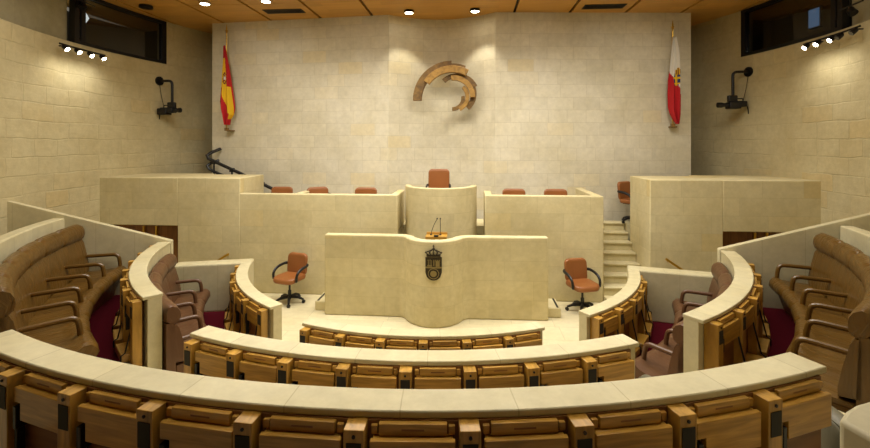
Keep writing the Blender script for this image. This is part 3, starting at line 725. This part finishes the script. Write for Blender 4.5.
# ------------------------------------------------------------------ black handrail behind the left block
def ryp(px,py,Y):
    s,c=.07975,.99682; u=(px-435)/435; d=Y/(c+u*s); xc=u*d
    return Vector((-d*s+xc*c,Y,2.8-(py-143)/435*d))
hr=thing('handrail','black double tube handrail of the stairs left of the dais','handrail',tuple(ryp(240,190,9.3)-Vector((0,0,.5))))
o0=hr.location.copy()
def rl(pts,Y=9.3,close=None): return [ryp(x,y,Y)-o0 for x,y in pts]
top=rl([(213.5,149),(209,152.5),(207,155.5),(208.5,158.5),(213,160.8),(246,176),(274,189.5)]); 
top[0].y+=.28; top[1].y+=.1
obj('top_rail',Tube(top,.036,10),'blackm',hr,uv=None)
low=rl([(214,160.5),(209,163),(207,166),(209,169),(214,171.5),(240,183),(266,195)]); low[0].y+=.2; low[1].y+=.08
obj('lower_rail',Tube(low,.032,10),'blackm',hr,uv=None)
for x,y in ((214,162),(232,170),(262,184)):
    obj('baluster',Tube([ryp(x,y,9.3)-o0,ryp(x,y+38,9.3)-o0],.02,8),'blackm',hr,uv=None)
    obj('clamp',Box(*[v for k,q in enumerate(ryp(x,y,9.3)-o0) for v in (q-.045,q+.045)]),'blackm',hr,bevel=.01)
# brass grab rails on the stage front
for (a,b_,lab) in (((214,263),(228.5,254),'short brass handrail on the left stage wall'),((666,259),(686,272.5),'short brass handrail on the right stage wall')):
    p=ryp(*a,7.76); q=ryp(*b_,7.76); up=p if p.z>q.z else q; lo_=q if up is p else p; dn=lo_+(lo_-up)*.8
    t=thing('brass_rail',lab,'handrail',tuple(up)); obj('rail',Tube([Vector((0,0,0)),dn-up],.022,10),'brass',t,uv=None)
    for f in (.15,1.3): 
        m_=(lo_-up)*f; obj('bracket',Tube([m_,m_+Vector((0,.075,-.03))],.009,8),'brass',t,uv=None)
# ------------------------------------------------------------------ wall mounted cameras
def wallcam(label,a,zt,side,px):
    x,y=P(RW,a); t=thing('wall_camera',label,'camera',(x,y,zt)); s=-side   # s: direction away from the wall in x
    arm=bmesh.new(); n_=Vector((OX-x,OY-y,0)).normalized()
    obj('wall_plate',Tube([Vector((0,0,0)),n_*.03],.1,20),'blackm',t,uv=None)
    L_=.32; 
    p=[n_*.02,Vector((s*.22,-.01,0))]+arc3((s*(L_-.09),-.01,0),(s*L_,-.01,0),(s*L_,-.01,-.09),5)+[Vector((s*L_,-.01,-.50))]
    obj('arm',Tube(p,.028,12),'blackm',t,uv=None)
    cx=s*L_; bm=bmesh.new(); k_=s*.09; box(bm,cx-.15-k_,cx+.15-k_,-.10,.06,-.72,-.60); box(bm,cx-.20-k_,cx+.02-k_,-.12,.08,-.76,-.62); box(bm,cx-.1,cx+.08,-.05,.03,-.62,-.48)
    b_=obj('camera_body',bm,'black',t,bevel=.02,seg=3)
    obj('carry_handle',Tube([(cx-s*.2,-.02,-.61),(cx-s*.18,-.02,-.55),(cx-s*.07,-.02,-.55),(cx-s*.05,-.02,-.61)],.012,8),'black',t,uv=None)
    obj('lens',Lathe([(.05,0),(.055,.02),(.05,.06),(.04,.07),(.04,.1),(.055,.11),(.055,.15)],(cx+.06,-.03,-.66) ,n=16,axis='x'),'black',t,uv=None) if s>0 else obj('lens',Lathe([(.05,0),(.055,-.02),(.045,-.08),(.04,-.12),(.055,-.16),(.055,-.24)],(cx-.07,-.03,-.68),n=16,axis='x'),'black',t,uv=None)
    obj('hanging_cable',Tube(arc3((cx-s*.22,0,-.66),(cx-s*.3,0,-.64),(cx-s*.31,.0,-.86),8),.010,6),'blackm',t,uv=None)
    w=n_*.03; obj('wall_cable',Tube([w+Vector((-s*.01,0,-.08)),w+Vector((s*.02,.02,-.35)),w+Vector((s*.06,.05,-.6))],.006,6),'blackm',t,uv=None)
    return t
wallcam('black camera hanging from a bent arm on the left round wall',-102.3,4.19,-1,None)
wallcam('black camera hanging from a bent arm on the right round wall',103.9,4.26,1,None)
# ------------------------------------------------------------------ track lights
def track(label,angs,lit,z,endarm,tdir):
    a0,a1=min(angs),max(angs); r=RW-.16; t=thing('track_light',label,'track light',(*P(r,(a0+a1)/2),z)); o=Vector(t.location)
    def q(r_,a,z_): return Vector((*P(r_,a),z_))-o
    obj('track',Tube([q(r,a0-.8+(a1-a0+1.6)*i/10,z) for i in range(11)],.016,8),'blackm',t,uv=None)
    for a in (a0+1,a1-1): obj('bracket',Tube([q(r,a,z),q(RW,a,z)],.012,8),'blackm',t,uv=None)
    for a,l in zip(angs,lit):
        c_=q(r-.02,a,z-.05); dr=(Vector((OX,OY,0))-Vector((*P(r,a),0))).normalized()*.75+Vector((0,0,-.65)); dr.normalize()
        hd=obj('spot_head',Tube([c_-dr*.05,c_-dr*.03,c_+dr*.05],[.02,.036,.042],14),'black',t,uv=None)
        obj('lens',Tube([c_+dr*.045,c_+dr*.056],0.037,14),'lamp' if l else 'chrome',hd,uv=None)
    return t
track('row of four glaring spotlights under the left booth window',[-80.9,-83.4,-86.0,-88.5],[1,1,1,1],4.47,0,1)
track('row of five small spotlights under the right booth window, three of them lit',[90.4,88.1,85.4,83.9,81.2],[1,1,1,0,0],4.50,1,1)
# loose lamp hanging at the top right and the one at the top left
for a,z,lab in ((83.0,4.86,'dark spotlight on a rail at the top right above the grey panel'),(-85.6,5.34,'dark spotlight in the top left corner in front of the booth glass')):
    r=RW-.1; t=thing('rail_spotlight',lab,'spotlight',(*P(r,a),z)); o=Vector(t.location)
    obj('rail',Tube([Vector((*P(r,a+d_),z+.02))-o for d_ in (-2.2,-1,0,1,2.2)],.014,8),'blackm',t,uv=None)
    obj('spot_head',Tube([Vector((0,0,.0)),Vector((0,0,-.05)),Vector((0,-.05,-.11))],[.03,.055,.06],14),'black',t,uv=None)
    obj('hanger',Tube([Vector((0,0,.02)),Vector((0,0,ZC-z))],.01,8),'blackm',t,uv=None)
# ------------------------------------------------------------------ ceiling fittings
def rzp(px,py,Z):
    s,c=.07975,.99682; d=435*(2.8-Z)/(py-143); xc=(px-435)/435*d; return (-d*s+xc*c,d*c+xc*s)
names={0:'leftmost lit ceiling downlight, beside the dark one',1:'lit ceiling downlight near the left air grille',2:'left of the two ceiling downlights above the sculpture',3:'right of the two ceiling downlights above the sculpture'}
for i,(px,py) in enumerate(((205,3),(266,.5),(409,12),(475,10.5))):
    x,y=rzp(px,py,ZC-.03); t=thing('downlight',names[i],'downlight',(x,y,ZC-.05),group='lit ceiling downlights')
    obj('trim_ring',Lathe([(.10,.05),(.105,.0),(.085,-.005),(.085,.03)],n=24),'black' if i>1 else 'chrome',t,uv=None); obj('lens',Lathe([(.08,.02),(.08,-.004),(.03,-.008)],n=20),'lamp',t,uv=None)
x,y=rzp(146,6.5,ZC-.02); t=thing('downlight','unlit dark downlight in the ceiling above the left booth window','downlight',(x,y,ZC-.05)); obj('trim_ring',Lathe([(.12,.05),(.125,.0),(.1,-.004),(.02,.02)],n=24),'black',t,uv=None)
for q,lab in ((((215+ -0,0),),''),): pass
for x0,x1,y0,y1,lab in ((-4.30,-3.47,8.72,8.98,'black air grille in the ceiling left of the sculpture'),(2.3,3.12,8.92,9.20,'black air grille in the ceiling right of the sculpture')):
    t=thing('air_grille',lab,'air grille',((x0+x1)/2,(y0+y1)/2,ZC)); w=(x1-x0)/2; h=(y1-y0)/2
    bm=bmesh.new(); box(bm,-w,w,-h,-h+.02,-.012,.01); box(bm,-w,w,h-.02,h,-.012,.01); box(bm,-w,-w+.02,-h,h,-.012,.01); box(bm,w-.02,w,-h,h,-.012,.01); obj('frame',bm,'black',t)
    obj('backing',Box(-w+.01,w-.01,-h+.01,h-.01,-.003,.005),'black',t)
    bm=bmesh.new()
    for k in range(7): yk=-h+.03+k*(2*h-.06)/6; box(bm,-w+.02,w-.02,yk-.008,yk+.004,-.010,-.004)
    obj('louvres',bm,'blackm',t)
# ------------------------------------------------------------------ LIGHT
def area(loc,size,power,col,rot=(0,0,0),sy=None,spread=180):  # soft fill added under the ceiling
    l=bpy.data.lights.new('added_ceiling_fill','AREA'); l.energy=power; l.size=size; l.color=col; l.spread=R(spread)
    if sy: l.shape='RECTANGLE'; l.size_y=sy
    o=bpy.data.objects.new('added_ceiling_fill',l); C.objects.link(o); o.location=loc; o.rotation_euler=rot; return o
def spot(loc,tgt,power,col,ang,blend=.5,size=.05):
    l=bpy.data.lights.new('spot_lamp','SPOT'); l.energy=power; l.color=col; l.spot_size=R(ang); l.spot_blend=blend; l.shadow_soft_size=size
    o=bpy.data.objects.new('spot_lamp',l); C.objects.link(o); o.location=loc; o.rotation_euler=(Vector(tgt)-Vector(loc)).to_track_quat('-Z','Y').to_euler(); return o
W=(1,.95,.84)
area((-.6,6.6,5.45),6.0,268,W,sy=1.6,spread=150)
area((-.6,5.0,5.45),5.5,72,W,sy=.7,spread=130)
area((-.3,3.5,5.45),5.0,17,W,sy=.6,spread=80)  # extra overhead strips added to brighten the counter tops
area((-.3,2.2,5.45),5.0,15,W,sy=.4,spread=70)
area((-4.6,5.6,5.45),1.4,55,W); area((3.4,5.6,5.45),1.4,55,W)
for x,y in ((-4.6,6.9),(3.4,6.9),(-2.4,6.8),(1.2,6.8)): spot((x,y,5.5),(x,9.6,2.6),95,(1,.94,.82),110,1,.15)
for i,(px,py) in enumerate(((409,12),(475,10.5))):
    x,y=rzp(px,py,ZC-.03); spot((x,y,ZC-.08),(x,y+.12,0),75,(1,.93,.76),80,.5,.04)
for a in (-81,-84,-87.5): x,y=P(RW-.38,a); spot((x,y,4.36),(*P(RW,a+1),2.4),12,(1,.95,.85),140,1,.06)
for a in (90,87.5,85): x,y=P(RW-.38,a); spot((x,y,4.38),(*P(RW,a-1),2.4),10,(1,.95,.85),140,1,.06)
w=bpy.data.worlds.new('world'); scene.world=w; w.use_nodes=True; w.node_tree.nodes['Background'].inputs[0].default_value=(1,.9,.72,1); w.node_tree.nodes['Background'].inputs[1].default_value=.15
# ------------------------------------------------------------------ CAMERA
cam=bpy.data.cameras.new('camera'); co=bpy.data.objects.new('camera',cam); C.objects.link(co)
cam.sensor_width=36; cam.lens=18.0; cam.sensor_fit='HORIZONTAL'; co.location=(0,0,2.8)
co.rotation_euler=(R(90),0,math.atan(.08)); cam.shift_y=-(224-143)/870; cam.clip_start=.05
scene.camera=co
vs=scene.view_settings; vs.view_transform='Standard'; vs.look='None'; vs.gamma=1; vs.exposure=0; vs.use_curve_mapping=False
